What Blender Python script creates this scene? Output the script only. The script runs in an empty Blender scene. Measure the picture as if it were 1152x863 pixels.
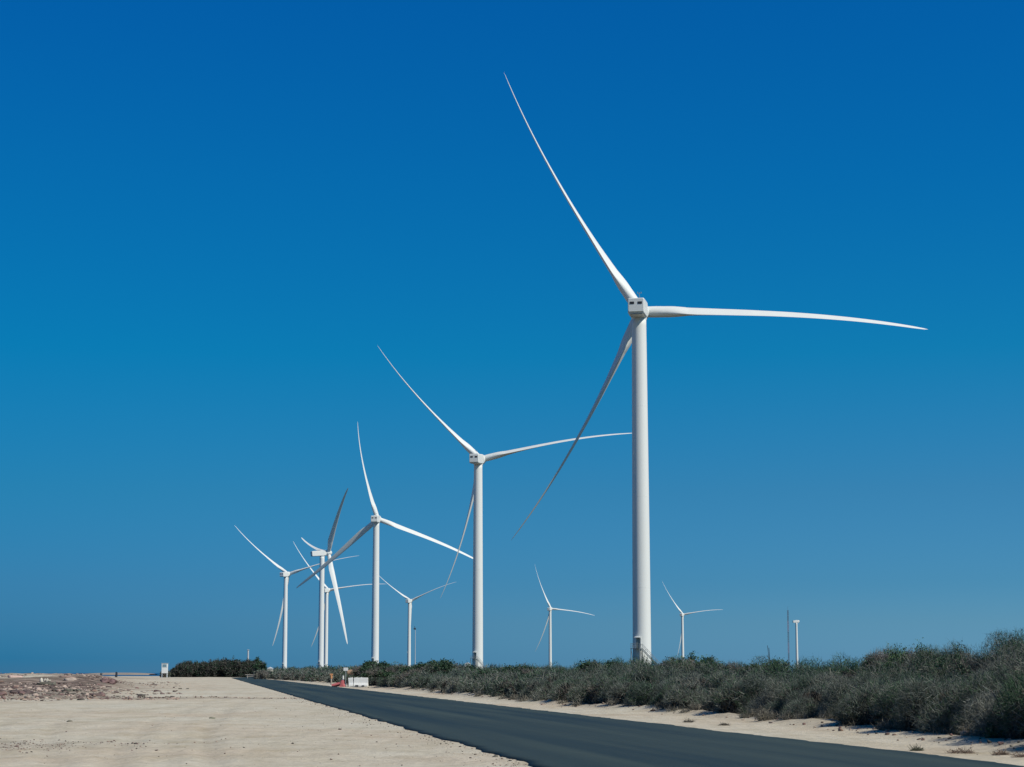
import bpy, math, random
import numpy as np
from mathutils import Matrix, Vector

# ------------------------------------------------------------------ camera, sky, sun, exposure
S = bpy.context.scene
COL = S.collection
R = math.radians
cd = bpy.data.cameras.new('camera')
cam = bpy.data.objects.new('camera', cd)
COL.objects.link(cam)
S.camera = cam
cd.sensor_width = 36
cd.lens = 62.5
cd.shift_y = 0.0694
cd.clip_start = 0.5
cd.clip_end = 90000
cam.location = (0, 0, 1.7)
cam.rotation_euler = (R(97), 0, 0)

SUN_EL, SUN_AZ = 44, 126           # azimuth clockwise from +Y
w = bpy.data.worlds.new('World')
S.world = w
w.use_nodes = True
nt = w.node_tree
bg = nt.nodes['Background']
sky = nt.nodes.new('ShaderNodeTexSky')
sky.sky_type = 'NISHITA'
sky.sun_disc = False
sky.sun_elevation = R(SUN_EL)
sky.sun_rotation = R(SUN_AZ)
sky.air_density = 1.0
sky.dust_density = 0.4
sky.ozone_density = 1.0
# colour balance of the clear tropical sky, by elevation and by azimuth (deep saturated blue, whiter to the right)
tc = nt.nodes.new('ShaderNodeTexCoord')
sp = nt.nodes.new('ShaderNodeSeparateXYZ')
nt.links.new(tc.outputs['Generated'], sp.inputs[0])
ELS = [(0.0, (.040, .168, .316), (.115, .275, .425), (.655, .610, .440), (.544, .502, .359)),
       (.0075, (.026, .170, .330), (.115, .280, .430), (.696, .654, .469), (.577, .538, .383)),
       (.028, (.042, .200, .375), (.107, .288, .434), (.733, .753, .579), (.606, .621, .475)),
       (.049, (.041, .216, .412), (.072, .265, .445), (.668, .760, .656), (.555, .627, .541)),
       (.100, (.021, .223, .445), (.043, .230, .445), (.485, .646, .712), (.407, .540, .594)),
       (.177, (.003, .205, .465), (.006, .205, .450), (.319, .474, .638), (.274, .404, .545)),
       (.273, (.002, .150, .430), (.002, .147, .425), (.214, .333, .509), (.191, .298, .453)),
       (.359, (.001, .115, .402), (.001, .115, .393), (.162, .259, .422), (.150, .239, .388))]
ramps = []
for side in (0, 1):
    rp = nt.nodes.new('ShaderNodeValToRGB')
    rp.color_ramp.interpolation = 'LINEAR'
    els = rp.color_ramp.elements
    for i, e in enumerate(ELS):
        if i < 2:
            el = els[i]; el.position = e[0]
        else:
            el = els.new(e[0])
        t, a = e[1 + side], e[3 + side]
        el.color = (t[0] / a[0], t[1] / a[1], t[2] / a[2], 1)
    el = els.new(.8); el.color = (.02, .30, .62, 1)
    nt.links.new(sp.outputs[2], rp.inputs[0])
    ramps.append(rp)
mr = nt.nodes.new('ShaderNodeMapRange')
mr.inputs[1].default_value = -.27; mr.inputs[2].default_value = .27
nt.links.new(sp.outputs[0], mr.inputs[0])
mx = nt.nodes.new('ShaderNodeMix'); mx.data_type = 'RGBA'
nt.links.new(mr.outputs[0], mx.inputs[0])
nt.links.new(ramps[0].outputs[0], mx.inputs[6]); nt.links.new(ramps[1].outputs[0], mx.inputs[7])
ml = nt.nodes.new('ShaderNodeMix'); ml.data_type = 'RGBA'; ml.blend_type = 'MULTIPLY'
ml.inputs[0].default_value = 1
nt.links.new(sky.outputs[0], ml.inputs[6]); nt.links.new(mx.outputs[2], ml.inputs[7])
nt.links.new(ml.outputs[2], bg.inputs[0])
bg.inputs[1].default_value = 0.10

sd = bpy.data.lights.new('sun', 'SUN')
sd.energy = 4.2
sd.angle = R(.5)
sd.color = (1.0, .95, .84)
so = bpy.data.objects.new('sun', sd)
COL.objects.link(so)
so.location = (60, -40, 80)
so.rotation_euler = (R(90 - SUN_EL), 0, R(180 - SUN_AZ))
S.view_settings.view_transform = 'Standard'
S.view_settings.look = 'None'
S.view_settings.gamma = 1
S.view_settings.exposure = 0
S.view_settings.use_curve_mapping = False

# ------------------------------------------------------------------ helpers
rnd = random.Random(7)
rng = np.random.default_rng(11)

def mat(name, color, rough=.8, spec=.3, var=None, scale=3.0, detail=6, bump=0, bscale=None, stretch=None, attr=None, metal=0):
    m = bpy.data.materials.new(name); m.use_nodes = True
    t = m.node_tree; b = t.nodes['Principled BSDF']
    b.inputs['Roughness'].default_value = rough
    b.inputs['Specular IOR Level'].default_value = spec
    b.inputs['Metallic'].default_value = metal
    b.inputs['Base Color'].default_value = (*color, 1)
    co = t.nodes.new('ShaderNodeTexCoord'); mp = t.nodes.new('ShaderNodeMapping')
    t.links.new(co.outputs['Object'], mp.inputs[0])
    if stretch: mp.inputs['Scale'].default_value = stretch
    nz = t.nodes.new('ShaderNodeTexNoise'); nz.inputs['Scale'].default_value = scale; nz.inputs['Detail'].default_value = detail
    t.links.new(mp.outputs[0], nz.inputs['Vector'])
    if var:
        r = t.nodes.new('ShaderNodeValToRGB')
        r.color_ramp.elements[0].position = .3; r.color_ramp.elements[1].position = .7
        r.color_ramp.elements[0].color = (*var, 1); r.color_ramp.elements[1].color = (*color, 1)
        t.links.new(nz.outputs[0], r.inputs[0]); t.links.new(r.outputs[0], b.inputs['Base Color'])
    if attr:
        at = t.nodes.new('ShaderNodeAttribute'); at.attribute_name = attr
        t.links.new(at.outputs['Color'], b.inputs['Base Color'])
    if bump:
        bp = t.nodes.new('ShaderNodeBump'); bp.inputs['Strength'].default_value = bump; bp.inputs['Distance'].default_value = .1
        n2 = t.nodes.new('ShaderNodeTexNoise'); n2.inputs['Scale'].default_value = bscale or scale * 4; n2.inputs['Detail'].default_value = 8
        t.links.new(co.outputs['Object'], n2.inputs['Vector'])
        t.links.new(n2.outputs[0], bp.inputs['Height']); t.links.new(bp.outputs[0], b.inputs['Normal'])
    return m

def link(name, me, m, parent=None, smooth=False):
    o = bpy.data.objects.new(name, me)
    if m: me.materials.append(m)
    COL.objects.link(o)
    if parent: o.parent = parent
    if smooth: me.polygons.foreach_set('use_smooth', [True] * len(me.polygons))
    return o

def tag(o, label=None, cat=None, group=None, kind=None):
    if label: o['label'] = label
    if cat: o['category'] = cat
    if group: o['group'] = group
    if kind: o['kind'] = kind
    return o

def empty(name, loc, rz=0):
    o = bpy.data.objects.new(name, None); o.empty_display_size = .3
    COL.objects.link(o); o.location = loc; o.rotation_euler = (0, 0, rz)
    return o

class MB:
    def __init__(s): s.v = []; s.f = []
    def add(s, vs, fs, M=None):
        k = len(s.v)
        for v in vs:
            v = Vector(v)
            s.v.append(tuple(M @ v if M else v))
        s.f += [tuple(i + k for i in f) for f in fs]
    def box(s, c, d, M=None, rz=0, bev=0, rx=0, ry=0):
        x, y, z = d[0] / 2, d[1] / 2, d[2] / 2
        T = Matrix.Translation(c) @ Matrix.Rotation(rz, 4, 'Z') @ Matrix.Rotation(ry, 4, 'Y') @ Matrix.Rotation(rx, 4, 'X')
        if M: T = M @ T
        if bev:
            b = min(bev, x * .9, y * .9, z * .9)
            rings = []
            for zz, q in ((-z, b), (-z + b, 0), (z - b, 0), (z, b)):
                X, Y = x - q, y - q
                rings.append([(X - b, -Y, zz), (X, -Y + b, zz), (X, Y - b, zz), (X - b, Y, zz), (-X + b, Y, zz), (-X, Y - b, zz), (-X, -Y + b, zz), (-X + b, -Y, zz)])
            s.loft(rings, T)
            return
        vs = [(a * x, b_ * y, c_ * z) for a in (-1, 1) for b_ in (-1, 1) for c_ in (-1, 1)]
        s.add(vs, [(0, 1, 3, 2), (4, 6, 7, 5), (0, 4, 5, 1), (2, 3, 7, 6), (0, 2, 6, 4), (1, 5, 7, 3)], T)
    def loft(s, rings, M=None, cap=True):
        n = len(rings[0]); vs = [p for r in rings for p in r]; fs = []
        for i in range(len(rings) - 1):
            for j in range(n):
                a = i * n + j; b = i * n + (j + 1) % n
                fs.append((a, b, b + n, a + n))
        if cap:
            fs.append(tuple(range(n - 1, -1, -1))); fs.append(tuple((len(rings) - 1) * n + j for j in range(n)))
        s.add(vs, fs, M)
    def tube(s, pts, rad, n=8, M=None):
        rings = []
        pts = [Vector(p) for p in pts]
        if not hasattr(rad, '__len__'): rad = [rad] * len(pts)
        for i, p in enumerate(pts):
            d = (pts[min(i + 1, len(pts) - 1)] - pts[max(i - 1, 0)]).normalized()
            u = d.cross(Vector((0, 0, 1)) if abs(d.z) < .9 else Vector((1, 0, 0))).normalized(); v = d.cross(u)
            rings.append([tuple(p + rad[i] * (math.cos(2 * math.pi * j / n) * u + math.sin(2 * math.pi * j / n) * v)) for j in range(n)])
        s.loft(rings, M)
    def build(s, name, m, parent=None, smooth=False):
        me = bpy.data.meshes.new(name); me.from_pydata(s.v, [], s.f); me.update()
        import bmesh
        bm = bmesh.new(); bm.from_mesh(me); bmesh.ops.recalc_face_normals(bm, faces=bm.faces); bm.to_mesh(me); bm.free()
        return link(name, me, m, parent, smooth)

def tri_mesh(name, V, m, colors=None, parent=None, T=None, smooth=False):
    """V: (n,3,3) triangle soup, or (verts, tris)"""
    me = bpy.data.meshes.new(name)
    if T is None:
        n = len(V); vv = V.reshape(-1, 3); tt = np.arange(n * 3)
    else:
        vv = V; tt = T.reshape(-1); n = len(T)
    me.vertices.add(len(vv)); me.vertices.foreach_set('co', vv.astype(np.float32).ravel())
    me.loops.add(n * 3); me.loops.foreach_set('vertex_index', tt.astype(np.int32))
    me.polygons.add(n); me.polygons.foreach_set('loop_start', np.arange(0, n * 3, 3, dtype=np.int32))
    me.polygons.foreach_set('loop_total', np.full(n, 3, dtype=np.int32))
    if colors is not None:
        a = me.color_attributes.new('tint', 'FLOAT_COLOR', 'POINT')
        c = np.repeat(colors, 3, axis=0) if T is None else colors
        c = np.concatenate([c, np.ones((len(c), 1))], 1)
        a.data.foreach_set('color', c.astype(np.float32).ravel())
    me.update()
    me.validate()
    return link(name, me, m, parent, smooth)

def vnoise(x, y, seed=0):
    """smooth value noise on numpy arrays"""
    xi = np.floor(x).astype(np.int64); yi = np.floor(y).astype(np.int64); fx = x - xi; fy = y - yi
    fx = fx * fx * (3 - 2 * fx); fy = fy * fy * (3 - 2 * fy)
    def h(a, b):
        n = (a * 374761393 + b * 668265263 + seed * 974711) & 0x7fffffff
        n = ((n ^ (n >> 13)) * 1274126177) & 0x7fffffff
        return ((n ^ (n >> 16)) & 0xffff) / 65535.0
    return (h(xi, yi) * (1 - fx) + h(xi + 1, yi) * fx) * (1 - fy) + (h(xi, yi + 1) * (1 - fx) + h(xi + 1, yi + 1) * fx) * fy
def fbm(x, y, o=4, seed=0):
    s = 0; a = .5
    for i in range(o):
        s = s + a * vnoise(x * 2 ** i, y * 2 ** i, seed + i); a *= .5
    return s
def sstep(a, b, x):
    t = np.clip((x - a) / (b - a), 0, 1); return t * t * (3 - 2 * t)

# ------------------------------------------------------------------ ground
def road_c(y):                        # centre line of the road
    y = np.asarray(y, float)
    return 10.38 - .1665 * y + np.clip(y - 600, 0, None) ** 2 * .0011
HALF = 4.42
FRONT = [(-60, 26.), (20, 13.2), (40.3, 11.4), (47.5, 11.1), (55, 10.2), (67.2, 9.4), (76.9, 7.0), (92.2, 3.8), (108, .7), (133, -3.4),
         (182, -10.5), (230, -18.7), (288, -29.0), (345, -39.6), (432, -56), (560, -80), (620, -89)]
def front_x(y): return np.interp(y, [p[0] for p in FRONT], [p[1] for p in FRONT])

def height(x, y):
    d = np.abs(x - road_c(y))
    z = (fbm(x * .11, y * .11, 4, 3) - .47) * .34 + (fbm(x * .9, y * .9, 3, 9) - .45) * .05
    z = z * sstep(HALF, HALF + 6, d)
    z = z + (fbm(x * 2.2, y * 2.2, 2, 19) - .4) * .06 * sstep(HALF - .3, HALF + .4, d)
    z = z - .06 * (1 - sstep(HALF - .5, HALF - .1, d))
    # windrow of sand pushed up along the foot of the scrub
    e = x - front_x(y)
    z = z + .22 * np.exp(-(e / .8) ** 2) * (.3 + vnoise(x * .8, y * .45, 5)) * (y < 500)
    # low berms of the graded lot on the left
    left = sstep(HALF + 1, HALF + 7, -(x - road_c(y)))
    z = z + left * .13 * np.exp(-((y - 119 - 2.5 * (vnoise(x * .12, y * 0, 4))) / 1.0) ** 2) * (x < -8)
    z = z + left * .1 * np.exp(-((y - 190 - 6 * vnoise(x * .1, y * 0, 8)) / 1.6) ** 2)
    # rubble field
    rub = sstep(-.205, -.24, x / np.maximum(y, 1)) * sstep(90, 240, y) * (1 - sstep(420, 700, y))
    z = z + rub * (1.25 + .75 * (fbm(x * .07, y * .07, 4, 31) - .45) + .95 * (fbm(x * .35, y * .35, 3, 37) - .45))
    # wheel ruts and churned sand
    for off in (0, 1.9):
        for cx in (road_c(y) - 9 - off - 1.5 * np.sin(y / 31), road_c(y) - 14.5 - off - .12 * (y - 60) - 2 * np.sin(y / 23)):
            q = (x - cx) / .28; z = z + (-.03 * np.exp(-q * q) + .02 * np.exp(-(np.abs(q) - 1.6) ** 2 * 3)) * (y < 140) * (.4 + vnoise(x * .3, y * .2, 21))
    z = z + (fbm(x * .45, y * .45, 3, 61) - .45) * .10 * sstep(HALF + 1.5, HALF + 6, d) * (y < 400)
    # shore: the land falls to the sea far off on the left
    edge = 930 + 60 * (fbm(x * .012, x * 0, 3, 50) - .5)
    sea = sstep(0, 45, y - edge) * sstep(-40, 30, -(x + 60 + (y - 900) * .18))
    z = z - 5.0 * sea
    return z

def axis_pts(c, span0, span1, n, k, a):
    t = np.linspace(0, 1, n)
    return c + span1 * np.sinh(k * t) / math.sinh(k)
k = 8.0
tx = np.linspace(-1, 1, 680); xs = -6 + 12000 * np.sinh(k * tx) / math.sinh(k)
ty = np.linspace(-.62, 1, 760); ys = 34 + 26000 * np.sinh(8.8 * ty) / math.sinh(8.8)
ys = ys[ys > -400]
X, Y = np.meshgrid(xs, ys)
Z = height(X, Y)
nx, ny = len(xs), len(ys)
V = np.stack([X, Y, Z], -1).reshape(-1, 3)
i = np.arange(nx - 1)[None, :] + nx * np.arange(ny - 1)[:, None]
T = np.concatenate([np.stack([i, i + 1, i + nx + 1], -1).reshape(-1, 3), np.stack([i, i + nx + 1, i + nx], -1).reshape(-1, 3)])

def sand_material():
    m = bpy.data.materials.new('sand'); m.use_nodes = True
    t = m.node_tree; b = t.nodes['Principled BSDF']; L = t.links.new
    b.inputs['Roughness'].default_value = .95; b.inputs['Specular IOR Level'].default_value = .1
    co = t.nodes.new('ShaderNodeTexCoord')
    def noise(sc, det=8, st=None):
        n = t.nodes.new('ShaderNodeTexNoise'); n.inputs['Scale'].default_value = sc; n.inputs['Detail'].default_value = det
        n.inputs['Roughness'].default_value = .65
        if st:
            mp = t.nodes.new('ShaderNodeMapping'); mp.inputs['Scale'].default_value = st; mp.inputs['Rotation'].default_value = (0, 0, R(-8)); L(co.outputs['Object'], mp.inputs[0]); L(mp.outputs[0], n.inputs['Vector'])
        else: L(co.outputs['Object'], n.inputs['Vector'])
        return n
    def ramp(src, stops):
        r = t.nodes.new('ShaderNodeValToRGB'); e = r.color_ramp.elements
        for i, (p, c) in enumerate(stops):
            el = e[i] if i < 2 else e.new(p)
            el.position = p; el.color = (*c, 1)
        L(src, r.inputs[0]); return r
    def mix(f, a, b_, mode='MIX'):
        x = t.nodes.new('ShaderNodeMix'); x.data_type = 'RGBA'; x.blend_type = mode
        if isinstance(f, float): x.inputs[0].default_value = f
        else: L(f, x.inputs[0])
        L(a, x.inputs[6]); L(b_, x.inputs[7]); return x.outputs[2]
    base = ramp(noise(.06).outputs[0], [(.35, (.56, .475, .36)), (.5, (.59, .535, .42)), (.66, (.60, .565, .46))])
    fine = ramp(noise(7.0).outputs[0], [(.3, (.86, .86, .86)), (.62, (1.03, 1.02, 1.01))])
    mid = ramp(noise(.8).outputs[0], [(.32, (.84, .82, .78)), (.55, (1.0, 1.0, 1.0))])
    trk = ramp(noise(.35, 6, (.22, 1.0, 1)).outputs[0], [(.36, (.90, .88, .85)), (.50, (1, 1, 1))])
    c = mix(1.0, base.outputs[0], fine.outputs[0], 'MULTIPLY'); c = mix(1.0, c, mid.outputs[0], 'MULTIPLY'); c = mix(.8, c, trk.outputs[0], 'MULTIPLY')
    trk2 = ramp(noise(.8, 6, (1.0, .12, 1)).outputs[0], [(.38, (.88, .87, .84)), (.52, (1, 1, 1))]); c = mix(.8, c, trk2.outputs[0], 'MULTIPLY')
    # rubble ground: purplish brown broken soil, by vertex mask
    at = t.nodes.new('ShaderNodeAttribute'); at.attribute_name = 'tint'
    se = t.nodes.new('ShaderNodeSeparateColor'); L(at.outputs['Color'], se.inputs[0])
    rb = ramp(noise(.35).outputs[0], [(.38, (.085, .065, .05)), (.52, (.20, .15, .12)), (.64, (.42, .33, .26))])
    c = mix(se.outputs[0], c, rb.outputs[0])
    dk = ramp(noise(1.1).outputs[0], [(.42, (.20, .17, .13)), (.6, (.38, .32, .25))])
    c = mix(se.outputs[1], c, dk.outputs[0])
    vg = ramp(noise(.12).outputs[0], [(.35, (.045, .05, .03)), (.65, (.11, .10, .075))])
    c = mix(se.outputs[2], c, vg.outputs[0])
    L(c, b.inputs['Base Color'])
    bp = t.nodes.new('ShaderNodeBump'); bp.inputs['Strength'].default_value = .8; bp.inputs['Distance'].default_value = .09
    L(noise(3.5, 12).outputs[0], bp.inputs['Height']); L(bp.outputs[0], b.inputs['Normal'])
    return m
# masks: R broken rubble soil, G darker disturbed streaks (tyre ruts, windrow of debris)
rubm = sstep(-.195, -.245, X / np.maximum(Y, 1) + .05 * (fbm(X * .05, Y * .05, 3, 71) - .5)) * sstep(95, 150, Y + 40 * (fbm(X * .08, Y * .08, 3, 72) - .5)) * (1 - sstep(500, 900, Y))
rubm = rubm * sstep(.2, .42, fbm(X * .05, Y * .03, 4, 73))
leftm = ((X - road_c(Y)) < -HALF - 2)
st = np.exp(-((Y - 119 - 2.5 * vnoise(X * .12, Y * 0, 4)) / 1.5) ** 2) * leftm * sstep(.25, .5, vnoise(X * .3, Y * .3, 6) + .2)
st = st + .6 * np.exp(-((Y - 190 - 6 * vnoise(X * .1, Y * 0, 8)) / 3) ** 2) * leftm * vnoise(X * .2, Y * .2, 66)
st = st + .7 * np.exp(-(((Y - 41) / 3.2) ** 2 + ((X + 12.8) / 2.4) ** 2)) * 1.5 * vnoise(X * 1.3, Y * 1.3, 91)
st = st + .5 * np.exp(-((X - front_x(Y) + .2) / .8) ** 2) * vnoise(X * 1.2, Y * .6, 13)
# pair of curved wheel ruts in the lot
for off in (0, 1.9):
    arc = -31 - off + 7 * np.sin((Y - 92) / 22.)
    st = st + .5 * np.exp(-((X - arc) / .35) ** 2) * sstep(74, 84, Y) * (1 - sstep(110, 119, Y))
    st = st + .28 * np.exp(-((X - road_c(Y) + 9 + off + 1.5 * np.sin(Y / 31)) / .18) ** 2) * vnoise(X * .2, Y * .12, 14)
    st = st + .2 * np.exp(-((X - road_c(Y) + 14.5 + off + .12 * (Y - 60) + 2 * np.sin(Y / 23)) / .18) ** 2) * vnoise(X * .2, Y * .15, 15)
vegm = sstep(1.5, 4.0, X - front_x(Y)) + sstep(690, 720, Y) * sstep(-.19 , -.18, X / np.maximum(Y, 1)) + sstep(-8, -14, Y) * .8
ms = np.stack([rubm, np.clip(st, 0, .85), np.clip(vegm, 0, 1)], -1).reshape(-1, 3)
g = tri_mesh('ground', V, sand_material(), colors=ms, T=T, smooth=True)
tag(g, kind='structure')

# sea
mw = mat('sea_water', (.02, .09, .17), rough=.35, spec=.4, var=(.015, .06, .13), scale=.02, bump=.3, bscale=.4)
b = MB(); b.add([(-30000, 700, -1.2), (30000, 700, -1.2), (30000, 45000, -1.2), (-30000, 45000, -1.2)], [(0, 1, 2, 3)])
tag(b.build('sea', mw), kind='structure')
# low sand spit beyond the channel
sx = np.linspace(-600, -505, 40)
V = []
for i_, x in enumerate(sx):
    q = math.sin(math.pi * i_ / 39) ** .5
    for yy, zz in ((2480, -2), (2500, 1.7 * q + .3 * rnd.random() * q), (2540, 2.0 * q), (2580, -2)): V.append((x, yy, zz))
F = [(i_ * 4 + j, i_ * 4 + j + 1, i_ * 4 + j + 5, i_ * 4 + j + 4) for i_ in range(39) for j in range(3)]
b = MB(); b.add(V, F); tag(b.build('sand_spit', mat('spit_sand', (.33, .28, .22), .95, var=(.24, .21, .18), scale=.05)), kind='structure')

# road
def asphalt():
    m = bpy.data.materials.new('asphalt'); m.use_nodes = True
    t = m.node_tree; p = t.nodes['Principled BSDF']; L = t.links.new
    co = t.nodes.new('ShaderNodeAttribute'); co.attribute_name = 'tint'       # x across the road 0..1, y along
    mp = t.nodes.new('ShaderNodeMapping'); mp.inputs['Scale'].default_value = (6, .02, 1); L(co.outputs['Color'], mp.inputs[0])
    n1 = t.nodes.new('ShaderNodeTexNoise'); n1.inputs['Scale'].default_value = 1; n1.inputs['Detail'].default_value = 5; L(mp.outputs[0], n1.inputs['Vector'])
    oc = t.nodes.new('ShaderNodeTexCoord')
    n2 = t.nodes.new('ShaderNodeTexNoise'); n2.inputs['Scale'].default_value = 30; n2.inputs['Detail'].default_value = 4; L(oc.outputs['Object'], n2.inputs['Vector'])
    n3 = t.nodes.new('ShaderNodeTexNoise'); n3.inputs['Scale'].default_value = .25; n3.inputs['Detail'].default_value = 4; L(oc.outputs['Object'], n3.inputs['Vector'])
    r = t.nodes.new('ShaderNodeValToRGB'); r.color_ramp.elements[0].position = .35; r.color_ramp.elements[1].position = .68
    r.color_ramp.elements[0].color = (.024, .038, .036, 1); r.color_ramp.elements[1].color = (.052, .074, .066, 1); L(n1.outputs[0], r.inputs[0])
    r2 = t.nodes.new('ShaderNodeValToRGB'); r2.color_ramp.elements[0].position = .3; r2.color_ramp.elements[1].position = .7
    r2.color_ramp.elements[0].color = (.75, .75, .75, 1); r2.color_ramp.elements[1].color = (1.15, 1.15, 1.15, 1); L(n2.outputs[0], r2.inputs[0])
    x = t.nodes.new('ShaderNodeMix'); x.data_type = 'RGBA'; x.blend_type = 'MULTIPLY'; x.inputs[0].default_value = 1
    L(r.outputs[0], x.inputs[6]); L(r2.outputs[0], x.inputs[7]); L(x.outputs[2], p.inputs['Base Color'])
    mr = t.nodes.new('ShaderNodeMapRange'); mr.inputs[1].default_value = .35; mr.inputs[2].default_value = .65; mr.inputs[3].default_value = .62; mr.inputs[4].default_value = .8
    L(n1.outputs[0], mr.inputs[0]); L(mr.outputs[0], p.inputs['Roughness'])
    p.inputs['Specular IOR Level'].default_value = .22
    bp = t.nodes.new('ShaderNodeBump'); bp.inputs['Strength'].default_value = .35; bp.inputs['Distance'].default_value = .01
    L(n2.outputs[0], bp.inputs['Height']); L(bp.outputs[0], p.inputs['Normal'])
    return m
yv = np.concatenate([np.arange(-60, 140, .35), np.arange(140, 860, 2.0)])
us = [0, .0, .03, .15, .3, .5, .7, .85, .97, 1, 1]
rows = []; cols = []
for k_, y in enumerate(yv):
    xc = float(road_c(y))
    jl = (.22 * (vnoise(np.array([y * .9]), np.array([3.3]), 1)[0] - .5) + .10 * (vnoise(np.array([y * 2.7]), np.array([8.3]), 1)[0] - .5))
    jr = (.3 * (vnoise(np.array([y * .7]), np.array([5.3]), 2)[0] - .5) + .15 * (vnoise(np.array([y * 2.7]), np.array([8.3]), 4)[0] - .5))
    for j, u in enumerate(us):
        x = xc + (u - .5) * 2 * HALF
        if j < 3: x += jl
        if j > 7: x += jr
        z = .035 + .05 * (1 - (2 * u - 1) ** 2) if 0 < j < 10 else -.08
        if j in (1, 9): z = .028
        rows.append((x, y, z)); cols.append((u, y, 0))
n = len(us); i = np.arange(n - 1)[None, :] + n * np.arange(len(yv) - 1)[:, None]
T = np.concatenate([np.stack([i, i + 1, i + n + 1], -1).reshape(-1, 3), np.stack([i, i + n + 1, i + n], -1).reshape(-1, 3)])
tag(tri_mesh('road', np.array(rows), asphalt(), colors=np.array(cols), T=T, smooth=True), kind='structure')

# ------------------------------------------------------------------ wind turbines
WHITE = mat('turbine_white', (.745, .755, .705), rough=.5, spec=.3, var=(.71, .72, .675), scale=.25, stretch=(1, 1, .15))
BLADEW = mat('blade_white', (.745, .755, .705), rough=.5, spec=.3, var=(.71, .72, .68), scale=.3)
STEEL = mat('galvanised_steel', (.27, .30, .30), rough=.6, var=(.2, .23, .23), scale=4)
VENT = mat('vent_dark', (.03, .035, .04), rough=.7, var=(.02, .024, .03), scale=6)
GRILLE = mat('grille_grey', (.30, .32, .28), rough=.7, var=(.22, .24, .2), scale=5)

def rrect(w_, h_, r_, y, zc, n=5):
    pts = []
    for cx, cz, a0 in ((w_ / 2 - r_, h_ / 2 - r_, 0), (-w_ / 2 + r_, h_ / 2 - r_, 90), (-w_ / 2 + r_, -h_ / 2 + r_, 180), (w_ / 2 - r_, -h_ / 2 + r_, 270)):
        for q in range(n):
            a = R(a0 + 90 * q / (n - 1)); pts.append((cx + r_ * math.cos(a), y, zc + cz + r_ * math.sin(a)))
    return pts
HUBH = 90.0
def rad_t(z): return 2.22 - .47 * (z / 88) ** 1.25
def make_tower(root):
    b = MB(); rings = []
    for k_ in range(45):
        z = 88 * k_ / 44; r = rad_t(z); rings.append([(r * math.cos(2 * math.pi * j / 48), r * math.sin(2 * math.pi * j / 48), z) for j in range(48)])
    b.loft(rings)
    tw = b.build('tower', WHITE, root, smooth=True)
    for z in (22, 44, 66):                       # bolted section joints, a slim ring
        f = MB(); r = rad_t(z) + .012
        f.loft([[(r * math.cos(2 * math.pi * j / 48), r * math.sin(2 * math.pi * j / 48), z + s) for j in range(48)] for s in (-.05, .05)])
        f.build('section_joint', WHITE, tw)
    az = R(-90 - 27)                               # door side, faces the road and a little to the left
    M = Matrix.Rotation(az, 4, 'Z')                # local +x = outward
    d = MB(); d.box((2.22, 0, 8.75), (.14, 1.0, 2.3), M, bev=.05); d.build('door', GRILLE, tw)
    c = MB(); c.box((2.55, 0, 10.15), (.9, 1.5, .12), M, ry=R(12)); c.box((2.3, .55, 10.0), (.5, .08, .3), M); c.box((2.3, -.55, 10.0), (.5, .08, .3), M)
    c.box((2.3, .72, 9.1), (.22, .16, 2.6), M)
    c.build('door_canopy', WHITE, tw)
    p = MB()
    p.box((3.15, 0, 7.5), (2.0, 2.4, .12), M)
    for sx_ in (2.4, 4.05):
        for sy_ in (-1.1, 1.1): p.box((sx_, sy_, 3.75), (.16, .16, 7.5), M)
    for sy_ in (-1.1, 1.1):
        p.tube([(2.4, sy_, .3), (4.05, sy_, 3.6)], .05, 6, M); p.tube([(2.4, sy_, 3.8), (4.05, sy_, 7.3)], .05, 6, M)
    for zz in (8.05, 8.6):
        p.tube([(2.3, -1.15, zz), (4.1, -1.15, zz)], .045, 6, M); p.tube([(4.1, -1.15, zz), (4.1, 1.15, zz)], .045, 6, M)
    for q in ((2.3, -1.15), (3.2, -1.15), (4.1, -1.15), (4.1, 0), (4.1, 1.15)): p.tube([(*q, 7.5), (*q, 8.6)], .045, 6, M)
    p.build('access_platform', STEEL, root)
    s = MB()                                        # stair runs off tangentially to the right
    a_, z_ = (3.2, 1.2, 7.5), (3.2, 8.7, .1)
    for off in (-.5, .5):
        s.tube([(a_[0] + off, a_[1], a_[2]), (z_[0] + off, z_[1], z_[2])], .1, 6, M)
        s.tube([(a_[0] + off, a_[1], a_[2] + 1.05), (z_[0] + off, z_[1], z_[2] + 1.05)], .045, 6, M)
        for q in range(7):
            t_ = q / 6; yy = a_[1] + (z_[1] - a_[1]) * t_; zz = a_[2] + (z_[2] - a_[2]) * t_
            s.tube([(3.2 + off, yy, zz), (3.2 + off, yy, zz + 1.05)], .035, 6, M)
    for q in range(1, 37):
        t_ = q / 37; s.box((3.2, a_[1] + (z_[1] - a_[1]) * t_, a_[2] + (z_[2] - a_[2]) * t_), (1.0, .26, .04), M)
    s.build('staircase', STEEL, root)
    return tw

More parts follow.
